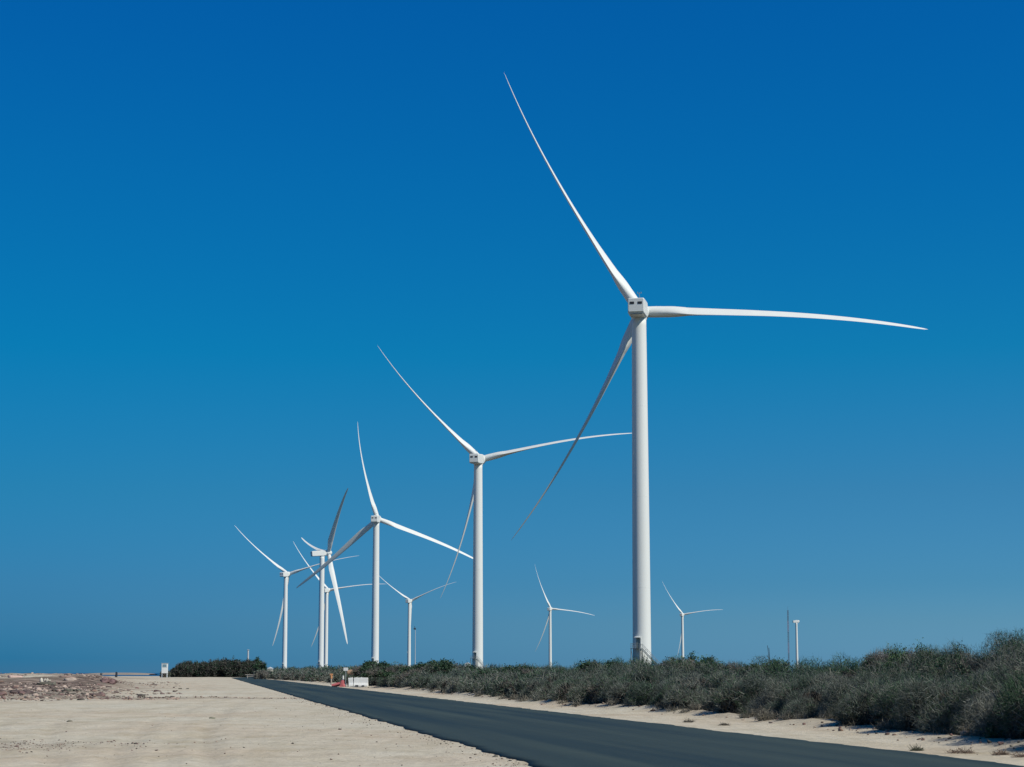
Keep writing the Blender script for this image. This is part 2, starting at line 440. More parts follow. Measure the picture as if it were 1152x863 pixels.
def blade_mesh():
    L_ = 71.0; rings = []; n = 44
    st_ = [0, .6, 1.6, 3, 5, 7, 9, 11, 13.5, 16, 19, 23, 28, 33, 38, 43, 48, 52, 56, 60, 63, 66, 68, 69.5, 70.5, 71]
    st_ = sorted(set(list(np.interp(np.linspace(0, 25, 110), range(26), st_))))
    for r in st_:
        t = r / L_
        ch = np.interp(r, [0, 2, 6, 10, 14, 20, 30, 45, 60, 67, 70, 71], [2.7, 2.7, 3.0, 3.75, 4.15, 3.8, 3.15, 2.4, 1.65, 1.15, .65, .1])
        th = np.interp(r, [0, 2, 6, 10, 14, 20, 30, 45, 60, 71], [1.0, 1.0, .80, .55, .42, .34, .27, .21, .18, .17])
        rd = np.interp(r, [0, 2.5, 12], [1, 1, 0])           # 1 = circular root
        tw = R(np.interp(r, [0, 8, 14, 25, 45, 71], [16, 15, 11, 6, 2, 0]))
        pb = 5.4 * t ** 2.7
        ring = []
        for j in range(n):
            a = 2 * math.pi * j / n
            xc = .5 * (1 - math.cos(a))                          # 0 LE .. 1 TE
            yt = 5 * th * (.2969 * math.sqrt(max(xc, 0)) - .126 * xc - .3516 * xc ** 2 + .2843 * xc ** 3 - .1015 * xc ** 4) * ch * (1 if a < math.pi else -1)
            xa = (xc - .33) * ch; ya = yt
            xr = -math.cos(a) * ch * .5; yr = math.sin(a) * ch * .5
            x = xa * (1 - rd) + xr * rd; y = ya * (1 - rd) + yr * rd
            x, y = x * math.cos(-tw) - y * math.sin(-tw), x * math.sin(-tw) + y * math.cos(-tw)
            ring.append((x, y + pb, r))
        rings.append(ring)
    b = MB(); b.loft(rings); return b

HUBY = 4.9
def rotor_frame(yaw): return Matrix.Rotation(-R(yaw), 4, 'Z') @ Matrix.Rotation(R(5), 4, 'X')
def blade_matrix(yaw, th, s, pitch):
    return Matrix.Translation((0, 0, HUBH)) @ rotor_frame(yaw) @ Matrix.Translation((0, HUBY, 0)) @ Matrix.Rotation(R(90 - th), 4, 'Y') @ \
        Matrix.Rotation(-R(2.5), 4, 'X') @ Matrix.Rotation(-R(pitch), 4, 'Z') @ Matrix.Diagonal((1, 1, s, 1))

def make_turbine():
    root = empty('wind_turbine', (0, 0, 0))
    make_tower(root)
    b = MB()
    b.loft([rrect(3.6, 3.1, .25, -8.45, .22), rrect(3.95, 3.75, .3, -8.1, .05), rrect(4.05, 3.95, .35, -5, 0), rrect(4.1, 4.05, .45, .8, 0), rrect(4.0, 4.0, .8, 2.2, 0), rrect(3.5, 3.5, 1.5, 2.9, 0)])
    b.tube([(0, 0, -2.6), (0, 0, -1.8)], [1.85, 1.95], 32)
    na = b.build('nacelle', WHITE, root)
    for sx_ in (-.95, .95):
        v = MB(); v.box((sx_, -8.47, .75), (1.05, .1, .58), bev=.03); v.build('rear_vent', VENT, na)
    v = MB(); v.box((0, -8.38, -1.36), (2.9, .3, .12)); v.box((0, -8.0, -1.88), (2.6, .3, .1)); v.build('drain_grille', GRILLE, na)
    v = MB(); v.tube([(.75, -7.2, 2.1), (.75, -7.2, 3.3)], .06, 6); v.tube([(.3, -7.2, 3.15), (1.2, -7.2, 3.15)], .05, 6)
    v.tube([(.3, -7.2, 3.15), (.3, -7.2, 3.5)], .09, 6); v.tube([(1.2, -7.2, 3.15), (1.2, -7.2, 3.45)], .09, 6); v.build('wind_sensor', GRILLE, na)
    v = MB(); v.box((0, -2.5, 2.2), (1.6, 2.2, .3), bev=.1); v.build('roof_hatch', WHITE, na)
    h = MB(); rings = []
    for yy, rr in ((2.95, 1.6), (3.1, 1.95), (3.8, 2.25), (5.6, 2.25), (6.5, 1.95), (7.2, 1.3), (7.6, .7), (7.72, .15)):
        rings.append([(rr * math.cos(2 * math.pi * j / 28), yy, rr * math.sin(2 * math.pi * j / 28)) for j in range(28)])
    h.loft(rings)
    h.build('rotor_hub', WHITE, root, smooth=True)
    bm_ = blade_mesh()
    for q in range(3): 
        if q == 0: bo = bm_.build('blade', BLADEW, root); bd = bo.data
        else: link('blade', bd, None, root)
    return root

def copy_tree(o, parent=None):
    c = o.copy(); COL.objects.link(c); c.parent = parent
    for ch in [q for q in o.children]: copy_tree(ch, c)
    return c

# x, y, yaw (clockwise), blades (angle, length factor, pitch), label
TUR = [
 (31.1, 428.0, 9, [(122.86, 1.002, 87), (359.0, 0.987, 58), (243.72, 0.921, 88)], 'tallest and nearest white wind turbine, one blade reaching far to the right'),
 (-14.1, 734.9, 11, [(136.56, 0.949, 80), (12.88, 0.929, 70), (257.06, 0.86, 94)], 'second largest white wind turbine, one blade tip meeting the tallest tower'),
 (-78.5, 1025.4, 4, [(107.08, 0.82, 90), (340.67, 0.93, 55), (222.0, 0.9, 34)], 'third largest white wind turbine, one blade sloping down to the right'),
 (-141.2, 1321.4, 65, [(50.16, 0.88, 85), (171.39, 1.03, 84), (289.16, 0.997, 86)], 'side-on white wind turbine with a wide blade hanging down beside its tower'),
 (-199.9, 1921.3, 18, [(132.65, 0.971, 80), (9.3, 0.933, 75), (253.59, 0.926, 82)], 'small white wind turbine close behind the tower of the side-on turbine'),
 (-204.3, 1607.3, 20, [(144.8, 1.025, 80), (16.62, 0.998, 75), (257.61, 0.958, 82)], 'leftmost white wind turbine, with a long blade pointing up to the left'),
 (-127.1, 2208.3, 18, [(146.7, 0.926, 80), (25.35, 0.9, 75), (267.6, 0.923, 82)], 'small white wind turbine between the second and third largest, blades in a V'),
 (53.1, 2486.2, 16, [(114.66, 0.942, 80), (355.47, 0.88, 75), (251.64, 0.911, 82)], 'small distant white wind turbine standing alone between the two largest towers'),
 (261.0, 2734.6, 20, [(126.64, 0.88, 80), (10.92, 0.88, 75), (263.91, 0.909, 82)], 'smallest complete white wind turbine, just right of the base of the tallest turbine'),
]
proto = make_turbine()
def set_up(o, x, y, yaw, blades, label):
    o.location = (x, y, 0); k_ = 0
    for ch in o.children:
        base = ch.name.split('.')[0]
        if base in ('nacelle', 'rotor_hub'):
            ch.matrix_local = Matrix.Translation((0, 0, HUBH)) @ rotor_frame(yaw)
        elif base == 'blade':
            ch.matrix_local = blade_matrix(yaw, *blades[k_]); k_ += 1
    tag(o, label, 'wind turbine', 'row of white wind turbines')
copies = [proto] + [copy_tree(proto) for _ in TUR[1:]]
for o, a in zip(copies, TUR): set_up(o, *a)

# tower without rotor, far right
un = empty('unfinished_wind_turbine', (492.2, 3089.9, 0))
for ch in proto.children:
    if ch.name.split('.')[0] in ('tower', 'access_platform', 'staircase', 'nacelle'):
        c = copy_tree(ch, un)
        if ch.name.startswith('nacelle'):
            c.matrix_local = Matrix.Translation((0, 0, HUBH)) @ rotor_frame(80) @ Matrix.Translation((0, 2.2, 0))
tag(un, 'white turbine tower without blades, right of the thin reddish mast', 'wind turbine')

# ------------------------------------------------------------------ masts and poles
RED = mat('mast_red', (.33, .20, .24), .6, var=(.22, .17, .24), scale=.3); GREYM = mat('mast_grey', (.14, .15, .19), .6, var=(.1, .11, .14), scale=.3)
m_ = empty('lattice_mast', (232, 1500, 0))
for k_ in range(6):
    b = MB(); z0, z1 = k_ * 9, k_ * 9 + 9
    c3 = [(.6 * math.cos(R(90 + 120 * q)), .6 * math.sin(R(90 + 120 * q))) for q in range(3)]
    for q in range(3):
        b.tube([(*c3[q], z0), (*c3[q], z1)], .11, 5)
        for s_ in range(6):
            za = z0 + s_ * 1.5; b.tube([(*c3[q], za), (*c3[(q + 1) % 3], za + 1.5)], .06, 4)
    b.build('mast_section', RED if k_ % 2 == 0 else GREYM, m_)
b = MB(); b.tube([(0, 0, 54), (0, 0, 57)], .07, 6); b.build('lightning_rod', GREYM, m_)
tag(m_, 'thin reddish grey lattice mast standing left of the bladeless turbine tower', 'mast')

PALE = mat('pale_pole', (.55, .57, .57), .5, var=(.45, .48, .5), scale=2); DARK = mat('dark_fitting', (.05, .06, .07), .6, var=(.03, .04, .05), scale=3)
m_ = empty('camera_pole', (-43.3, 800, 0))
b = MB(); b.tube([(0, 0, 0), (0, 0, 21)], [.2, .12], 8); b.build('pole', PALE, m_)
b = MB(); b.box((-.25, 0, 21.3), (1.0, .7, .7), bev=.1); b.tube([(-.1, 0, 21.5), (-.4, 0, 22.4)], .14, 6); b.build('camera_head', DARK, m_)
tag(m_, 'thin pale pole with a dark head behind the green scrub, right of a small turbine', 'pole')
b = MB(); b.tube([(0, 0, 0), (.0, 0, 5.9)], .05, 6); b.tube([(0, 0, 3.9), (-.4, 0, 4.7)], .03, 5)
b.tube([(0, 0, 0.1), (-.2, 0, 6.3)], .04, 5); o = b.build('antenna', DARK); o.location = (43.5, 300, 0); o.rotation_euler = (0, R(-4), 0)
tag(o, 'slim dark whip antenna poking above the scrub left of the lattice mast', 'antenna')
b = MB(); b.tube([(0, 0, 0), (0, 0, 11.8)], [.42, .34], 12); b.box((0, 0, 11.9), (.9, .9, .25), bev=.06); o = b.build('white_post', PALE); o.location = (-118, 800, 0)
tag(o, 'short white post rising behind the dark trees at the end of the road', 'post')
b = MB(); b.tube([(0, 0, 0), (0, 0, 3.9)], .05, 6); b.box((0, 0, 3.95), (.5, .3, .25), bev=.04); o = b.build('tuft_stub', DARK); o.location = (-14.4, 330, 0)  # thin pole and block head stand in for a tiny dark tuft
b.__init__()
tag(o, 'tiny dark tuft poking out of the scrub left of the second largest tower', 'post')

# ------------------------------------------------------------------ scrub
BUSH = mat('dry_scrub', (.1, .1, .1), rough=.9, spec=.1, attr='tint')
LEAF = mat('green_leaves', (.05, .09, .04), rough=.6, spec=.3, attr='tint')
BARK = mat('bark', (.16, .14, .12), .9, var=(.09, .08, .07), scale=5)

def unit(v): return v / np.maximum(np.linalg.norm(v, axis=1, keepdims=True), 1e-6)
def twigs(n, cx, cy, cz, rx, ry, H, length, width, lean=(0, 0), lumps=7, up=.30, spread=.62):
    """triangle soup of n tapering twigs bristling from a mound made of several rounded lumps"""
    if lumps:
        ld = unit(rng.normal(size=(lumps, 3))); ld[:, 2] = np.abs(ld[:, 2])
        lc = ld * np.array([rx, ry, H]) * (.35 + .3 * rng.random((lumps, 1)))
        lr = .42 + .22 * rng.random(lumps)
        k_ = rng.integers(0, lumps, n)
        c0 = lc[k_]; q = lr[k_][:, None] * np.array([rx, ry, H * .8])
    else:
        k_ = np.zeros(n, int); c0 = np.zeros((n, 3)); q = np.array([[rx, ry, H]])
    d = unit(rng.normal(size=(n, 3))); flip = (rng.random(n) < .7); d[:, 2] = np.where(flip, np.abs(d[:, 2]), d[:, 2])
    rr = rng.random(n) ** .35
    p = c0 + d * rr[:, None] * q
    p[:, 2] = np.abs(p[:, 2])
    p[:, 2] = np.minimum(p[:, 2], H)
    dr = unit(d * .8 + np.array([lean[0], lean[1], up]) + rng.normal(size=(n, 3)) * spread)
    ln = length * (.4 + 1.1 * rng.random(n) ** 1.5)[:, None]
    side = unit(np.cross(dr, rng.normal(size=(n, 3)))) * (width * (.5 + rng.random(n)))[:, None]
    a = p - dr * ln * .5
    a[:, 2] = np.maximum(a[:, 2], -.1)
    tip = a + dr * ln; tip[:, 2] = np.maximum(tip[:, 2], .0)
    T_ = np.stack([a - side, a + side, tip], 1) + np.array([cx, cy, cz])
    return T_, np.clip(p[:, 2] / max(H, .1), 0, 1)
def leaves(n, cx, cy, cz, rx, ry, H, size, clumps=26):
    cd_ = unit(rng.normal(size=(clumps, 3))); cd_[:, 2] = np.abs(cd_[:, 2]); cr = .55 + .45 * rng.random((clumps, 1))
    cc = cd_ * cr * np.array([rx, ry, H]) * .9
    k_ = rng.integers(0, clumps, n)
    p = cc[k_] + rng.normal(size=(n, 3)) * np.array([rx, ry, H]) * .10
    p[:, 2] = np.abs(p[:, 2])
    u = unit(rng.normal(size=(n, 3))); v = unit(np.cross(u, rng.normal(size=(n, 3))))
    s = (size * (.6 + .8 * rng.random(n)))[:, None]
    A = p - u * s; B = p + v * s * .5; C = p + u * s; D = p - v * s * .5
    T_ = np.concatenate([np.stack([A, B, C], 1), np.stack([A, C, D], 1)]) + np.array([cx, cy, cz])
    return T_, np.concatenate([k_, k_])
def mixc(a, b_, t): return np.array(a)[None] * (1 - t[:, None]) + np.array(b_)[None] * t[:, None]

TOPX = [280, 310, 330, 372, 392, 410, 440, 500, 560, 640, 700, 770, 860, 900, 960, 1040, 1100, 1130, 1152, 1300]
TOPY = [751, 751, 751.5, 750, 749, 747, 746, 748, 749.5, 748, 742.5, 742, 746, 743.5, 736, 729, 723, 710, 697, 685]
def crest(x, y, row):
    """height of the scrub here; it stands taller towards the back and on the near right"""
    px = 576 + 2000 * x / max(y, 1)
    yt = np.interp(px, TOPX, TOPY)
    h = 1.7 + (757 - yt + 3.5) * y / 2000
    return float(np.clip(h, 1.3, 4.6))

soup, tint = [], []
y = 33.0
n_sh = 0
while y < 600:
    step = 1.5 if y < 110 else (2.4 if y < 220 else 4.5)
    near = y < 72
    depth_rows = [0.9, 2.6, 4.6, 7.0, 9.8, 13.0] if y < 130 else [1.2, 3.6, 6.8, 11, 16]
    for k_, dp in enumerate(depth_rows):
        yy = y + rng.uniform(-.9, .9) * step * .6 + dp * .25
        xx = float(front_x(y)) + dp + rng.uniform(-.5, .5)
        H = crest(xx, yy, k_) * (.78, .92, 1.02, 1.06, 1.08, 1.08)[k_] * rng.uniform(.82, 1.04)
        if y > 240: H *= .93
        rx = rng.uniform(1.2, 1.7) * (1 if y < 130 else 1.35); ry = rx * rng.uniform(.9, 1.25) * (1 if y < 220 else 1.7)
        if k_ == 0: rx *= .8
        if near: n = 15000 if k_ < 3 else 7500; ln, wd = .32, .0052
        elif y < 110: n = 7000 if k_ < 3 else 4500; ln, wd = .35, .008
        elif y < 220: n = 2500; ln, wd = .42, .018
        else: n = 800; ln, wd = .55, .05
        if y > 300 : n = 420; wd = .065
        z0 = 0.0
        T_, hh = twigs(n, xx, yy, z0, rx, ry, H - ln * .35, ln, wd, lean=(rng.uniform(-.3, .1), rng.uniform(-.3, .1)))
        green = np.clip(rng.normal(.30, .16) + (.40 if k_ > 2 else 0), 0, .9)
        base = mixc((.20, .205, .175), (.095, .115, .10), np.full(len(T_), rng.random()))
        gcol = mixc((.065, .115, .060), (.035, .075, .045), rng.random(len(T_)))
        isg = (rng.random(len(T_)) < green * (.4 + .9 * hh))[:, None]
        c_ = np.where(isg, gcol, base) * (.6 + .8 * rng.random((len(T_), 1)))
        soup.append(T_); tint.append(c_)
        # dark core of wide matted stems, added inside the mound to block light
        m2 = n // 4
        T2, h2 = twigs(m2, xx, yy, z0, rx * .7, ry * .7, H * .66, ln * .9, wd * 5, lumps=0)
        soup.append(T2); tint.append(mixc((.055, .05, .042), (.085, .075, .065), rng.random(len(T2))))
        # a few long bare stems arching out
        m3 = 26 if y < 110 else 8
        T3, h3 = twigs(m3, xx, yy, z0, rx * .8, ry * .8, H * .8, 1.1, wd * 1.3, lumps=0, up=.7)
        soup.append(T3); tint.append(mixc((.26, .24, .20), (.17, .15, .13), rng.random(len(T3))))
        n_sh += 1
    y += step
# foot of the scrub: low tufts and fallen twigs reaching out on the sand
for _ in range(70):
    yy = 34 + 150 * rng.random() ** 1.6; xx = float(front_x(yy)) + rng.uniform(-.75, .5)
    T_, hh = twigs(260 if yy < 90 else 110, xx, yy, .03, rng.uniform(.3, .75), rng.uniform(.3, .8), rng.uniform(.15, .6), .35, .009 if yy < 90 else .016)
    soup.append(T_); tint.append(mixc((.20, .18, .145), (.11, .11, .09), rng.random(len(T_))))
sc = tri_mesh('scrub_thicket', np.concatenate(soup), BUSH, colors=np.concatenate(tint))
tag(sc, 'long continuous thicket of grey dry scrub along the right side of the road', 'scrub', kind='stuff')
print('scrub', n_sh, sum(len(a) for a in soup))

# scrub leaf litter: dark clump of trees where the road ends
soup, tint = [], []
for _ in range(150):
    t_ = rng.random(); xx = -134 + 33 * t_; yy = 706 + rng.uniform(0, 26)
    pxx = 576 + 2000 * xx / yy
    H = np.interp(pxx, [192, 205, 225, 250, 258, 268, 285, 305], [5.4, 6.9, 7.5, 8.4, 9.4, 8.5, 8.8, 9.0]) * rng.uniform(.84, 1.0)
    rx = rng.uniform(2.2, 3.2)
    T_, hh = twigs(650, xx, yy, 0, rx, rx, H - .4, 1.3, .12)
    soup.append(T_); tint.append(np.where(rng.random((len(T_), 1)) < .45, mixc((.045, .075, .045), (.03, .055, .035), rng.random(len(T_))), mixc((.10, .095, .085), (.065, .06, .055), rng.random(len(T_)))))
    T_, hh = twigs(200, xx, yy, 0, rx * .8, rx * .8, H * .8, 1.2, .4)
    soup.append(T_); tint.append(mixc((.035, .035, .03), (.05, .048, .04), rng.random(len(T_))))
tag(tri_mesh('tree_clump', np.concatenate(soup), BUSH, colors=np.concatenate(tint)), 'dark grey green mass of low trees where the road ends on the left', 'trees', kind='stuff')

def shrub(name, x, y, H, w_, label, greens=((.05, .10, .035), (.03, .065, .03)), nleaf=5000, size=.07, dry=.0, group=None, cat='shrub', stems=True, z=0, lo=.0):
    root = empty(name, (x, y, z))
    T_, kk = leaves(nleaf, 0, 0, H * lo, w_ / 2, w_ / 2, H * (1 - lo) - size, size)
    ck = rng.random(kk.max() + 1)
    c_ = mixc(greens[0], greens[1], ck[kk]) * (.7 + .6 * rng.random((len(T_), 1)))
    if dry:
        T2, _h = twigs(int(nleaf * dry), 0, 0, H * lo, w_ / 2, w_ / 2, H * (1 - lo) - .15, .5 * H / 3, size * .16)
        T_ = np.concatenate([T_, T2]); c_ = np.concatenate([c_, mixc((.20, .18, .15), (.13, .12, .11), rng.random(len(T2)))])
    tri_mesh('foliage', T_, LEAF, colors=c_, parent=root)
    if stems:
        b = MB()
        for q in range(7):
            a = 2 * math.pi * q / 7 + rnd.random(); l_ = .5 * w_ * (.35 + .4 * rnd.random())
            b.tube([(.05 * math.cos(a), .05 * math.sin(a), 0), (.4 * l_ * math.cos(a), .4 * l_ * math.sin(a), H * .4), (l_ * math.cos(a), l_ * math.sin(a), H * .82)], [.05, .035, .012], 6)
        b.build('stems', BARK, root)
    tag(root, label, cat, group)
    return root
def wx(px, y): return (px - 576) * y / 2000
def topz(py, y): return 1.7 + (757 - py) * y / 2000
GS = [  # px, y, top py, width m, label
 (416, 222, 741.5, 2.6, 'dark green bush rising over the scrub just left of the third largest tower'),
 (438, 205, 742.5, 3.4, 'broad green bush just right of the third largest tower base'),
 (479, 190, 742.5, 3.4, 'green bush crest right of the small V-bladed turbine base'),
 (506, 180, 742.2, 3.6, 'rounded dark green bush left of the second largest tower base'),
 (568, 150, 747.0, 3.6, 'low dark green bush right of the second largest tower base'),
 (592, 140, 746.6, 1.8, 'small green bush halfway to the lone distant turbine'),
 (666, 118, 739.8, 1.5, 'small green tufted bush left of the tallest turbine base'),
 (690, 112, 740.5, 1.3, 'wispy grey green bush beside the foot of the tallest tower'),
 (752, 96, 740.5, 1.9, 'dark green bush just right of the tallest turbine stair'),
 (771, 94, 734.5, 1.5, 'bright green leafy bush covering the foot of the smallest complete turbine'),
 (794, 92, 738.3, 1.2, 'narrow bright green bush with one sprig standing up'),
 (822, 90, 742.8, 1.5, 'small green bush in the dip of the scrub crest'),
 (853, 88, 740.6, 1.3, 'pointed dark green bush in the scrub crest under the whip antenna'),
 (873, 86, 741.5, 1.6, 'bright green bush directly left of the lattice mast foot'),
 (996, 66, 732.5, 1.3, 'dark green bush crest at the start of the tall scrub'),
 (1023, 62, 730.5, 1.3, 'bright green bush crest at the middle of the tall scrub'),
 (1052, 60, 732.5, 1.1, 'small green bush crest in the tall scrub'),
 (1070, 58, 731.0, 1.1, 'round green bush crest right of the middle of the tall scrub'),
 (1100, 56, 731.0, 1.6, 'wide dark green bush crest near the right edge of the picture'),
]
for k_, (px, y, py, w_, lab) in enumerate(GS):
    py -= 7 if px > 980 else 1.2
    H = topz(py, y) - .0006 * y; sz = max(.03, y * .0006)
    w_ *= 1.7; lo = .4
    shrub('green_shrub', wx(px, y), y, H, w_, lab, greens=(((.06, .12, .035), (.035, .075, .03)) if 'bright' in lab else ((.04, .08, .035), (.025, .055, .03))),
          nleaf=8000, size=sz * .85, dry=.5, group='green bushes rising above the grey scrub', lo=lo)
shrub('green_shrub', 11.9, 42.2, 1.6, 1.8, 'low green leafy shrub in the shade at the foot of the scrub, right edge', greens=((.045, .10, .035), (.03, .065, .03)), nleaf=5000, size=.04, dry=.6, group='green bushes rising above the grey scrub')
shrub('green_shrub', -79.5, 565, 6.9, 5.5, 'green tree at the right end of the dark clump where the road ends', greens=((.04, .085, .035), (.028, .06, .03)), nleaf=3500, size=.28, dry=.3)
shrub('pale_shrub', -128.3, 663, 3.3, 4.2, 'small grey green bush at the foot of the white cabin', greens=((.10, .11, .08), (.07, .085, .06)), nleaf=2200, size=.22, dry=.5)
shrub('pale_shrub', -66.5, 476, 3.0, 5.0, 'pale grey bush beside the road just right of the dark clump', greens=((.17, .165, .13), (.12, .12, .10)), nleaf=2600, size=.16, dry=.9)

def bare_shrub(x, y, H, w_, label):
    root = empty('bare_shrub', (x, y, 0)); b = MB(); tips = []
    r2 = random.Random(int(x * 10 + y))
    def grow(p, d, l, r, lev):
        q = [p + d * l * t_ + Vector((r2.uniform(-1, 1), r2.uniform(-1, 1), 0)) * l * .05 * (t_ > 0) for t_ in (0, .5, 1)]
        b.tube([tuple(v) for v in q], [r, r * .8, r * .6], 5 if lev < 2 else 4)
        if lev < 4:
            for _ in range(3 if lev < 2 else 4):
                nd = (d + Vector((r2.uniform(-1, 1), r2.uniform(-1, 1), r2.uniform(-.2, .7))) * .75).normalized()
                grow(q[2] if r2.random() < .6 else q[1], nd, l * r2.uniform(.5, .75), r * .55, lev + 1)
    for _ in range(9):
        d = Vector((r2.uniform(-.5, .5), r2.uniform(-.5, .5), 1)).normalized(); grow(Vector((0, 0, 0)), d, H * .34, .03, 0)
    b.build('branches', mat('bare_twig', (.13, .125, .11), .9, var=(.08, .08, .075), scale=6), root)
    return tag(root, label, 'shrub')
bare_shrub(14.9, 52, 3.0, 1.5, 'tall bare twiggy shrub topping the scrub at the right edge of the picture')

# ------------------------------------------------------------------ rocks and rubble
ROCKM = mat('rock', (.3, .25, .2), rough=.9, spec=.15, attr='tint', bump=.4, bscale=6)
def ico():
    import bmesh
    bm = bmesh.new(); bmesh.ops.create_icosphere(bm, subdivisions=2, radius=1)
    v = np.array([p.co[:] for p in bm.verts]); f = np.array([[q.index for q in fc.verts] for fc in bm.faces]); bm.free(); return v, f
IV, IF = ico()
def rock_geo(sx_, sy_, sz_, seed):
    r = np.random.default_rng(seed); v = IV.copy()
    for _ in range(11):                                    # chop flat facets
        d = r.normal(size=3); d /= np.linalg.norm(d); t_ = r.uniform(.3, .8)
        q = v @ d; v = v - np.outer(np.maximum(q - t_, 0), d)
    v += r.normal(size=v.shape) * .03
    return v * np.array([sx_, sy_, sz_])
vs, fs, cs = [], [], []; off = 0
def hgt(x, y): return float(height(np.array([x], float), np.array([y], float))[0])
PAL = np.array([(.26, .18, .14), (.33, .25, .20), (.13, .095, .085), (.42, .33, .27), (.17, .11, .10), (.10, .09, .075)])
cnt = 0
while cnt < 4200:
    y = 98 + 260 * rng.random() ** 1.2; u = -.30 + .115 * rng.random(); x = u * y
    dens = float(fbm(np.array([x * .06]), np.array([y * .05]), 3, 73)[0])
    if rng.random() > sstep(.32, .58, dens) * (1 if u < -.225 else .3): continue
    s = rng.lognormal(-2.35, .5); s = min(s, .42)
    v = rock_geo(s * rng.uniform(.8, 1.6), s * rng.uniform(.8, 1.5), s * rng.uniform(.3, .65), int(rng.integers(1e6)))
    a = rng.random() * 6.28; c0, s0 = math.cos(a), math.sin(a)
    v = v @ np.array([[c0, s0, 0], [-s0, c0, 0], [0, 0, 1]]) + np.array([x, y, hgt(x, y) + s * .12])
    col = PAL[int(vnoise(np.array([x * .15]), np.array([y * .1]), 44)[0] * 5.99)] if rng.random() < .6 else PAL[rng.integers(6)]
    vs.append(v); fs.append(IF + off); off += len(v); cs.append(np.tile(col * rng.uniform(.8, 1.25), (len(v), 1))); cnt += 1
tag(tri_mesh('rubble', np.concatenate(vs), ROCKM, colors=np.concatenate(cs), T=np.concatenate(fs)), 'field of broken brown and pinkish stones on the far left of the sand lot', 'rubble', kind='stuff')
# gravel on the sand
vs, fs, cs = [], [], []; off = 0
for k_ in range(3300):
    if k_ >= 2600:
        y = 33 + 120 * rng.random() ** 1.5; x = float(road_c(y)) - HALF - .1 + .1 * rng.normal() - .9 * rng.random() ** 2.5 * (1 if k_ % 3 else 5); s = rng.lognormal(-4.1, .5)
    elif k_ < 900: x = -12.5 + rng.normal() * 2.0; y = 41 + rng.normal() * 2.2; s = rng.lognormal(-4.0, .4)
    elif k_ < 1500:
        y = 34 + 190 * rng.random() ** 1.5; x = float(front_x(y)) - .4 + rng.normal() * .45; s = rng.lognormal(-3.2, .5)
    elif k_ < 1900:
        x = rng.uniform(-36, -9.3); y = 119 + 2.5 * float(vnoise(np.array([x * .12]), np.array([0.]), 4)[0]) + rng.normal() * .8; s = rng.lognormal(-3.1, .5)
    else:
        y = 33 + 120 * rng.random() ** 1.4; x = float(road_c(y)) - HALF - .3 - (.35 * y) * rng.random(); s = rng.lognormal(-4.5, .5)
    s = min(s, .16)
    v = rock_geo(s, s * rng.uniform(.7, 1.2), s * .6, int(rng.integers(1e6))) + np.array([x, y, hgt(x, y) + s * .2])
    vs.append(v); fs.append(IF + off); off += len(v); cs.append(np.tile(PAL[rng.integers(6)] * .9, (len(v), 1)))
tag(tri_mesh('gravel', np.concatenate(vs), ROCKM, colors=np.concatenate(cs), T=np.concatenate(fs)), 'scattered gravel and pebbles on the sand beside the road', 'gravel', kind='stuff')
# single stones and heaps: px, py, size, colour, label
def ground_at(px, py): 
    # where the sight line through this point of the lot meets flat ground
    d = 1.7 * 2000 / (py - 757) * .993
    return (px - 576) * d / 2000, d
def rock_heap(name, x, y, sx_, sy_, sz_, col, label, n=9, cat='rock', seed=1):
    r = np.random.default_rng(seed); vs, fs, cs = [], [], []; off = 0
    for q in range(n):
        k2 = 1 if n == 1 else r.uniform(.35, .6)
        px_, py_ = (0, 0) if n == 1 else (r.uniform(-.6, .6) * sx_, r.uniform(-.6, .6) * sy_)
        v = rock_geo(sx_ * k2, sy_ * k2, sz_ * (1 if n == 1 else r.uniform(.45, .85)), seed * 31 + q) + np.array([px_, py_, sz_ * .15])
        vs.append(v); fs.append(IF + off); off += len(v); cs.append(np.tile(np.array(col) * r.uniform(.75, 1.3), (len(v), 1)))
    o = tri_mesh(name, np.concatenate(vs), ROCKM, colors=np.concatenate(cs), T=np.concatenate(fs)); o.location = (x, y, hgt(x, y))
    return tag(o, label, cat)
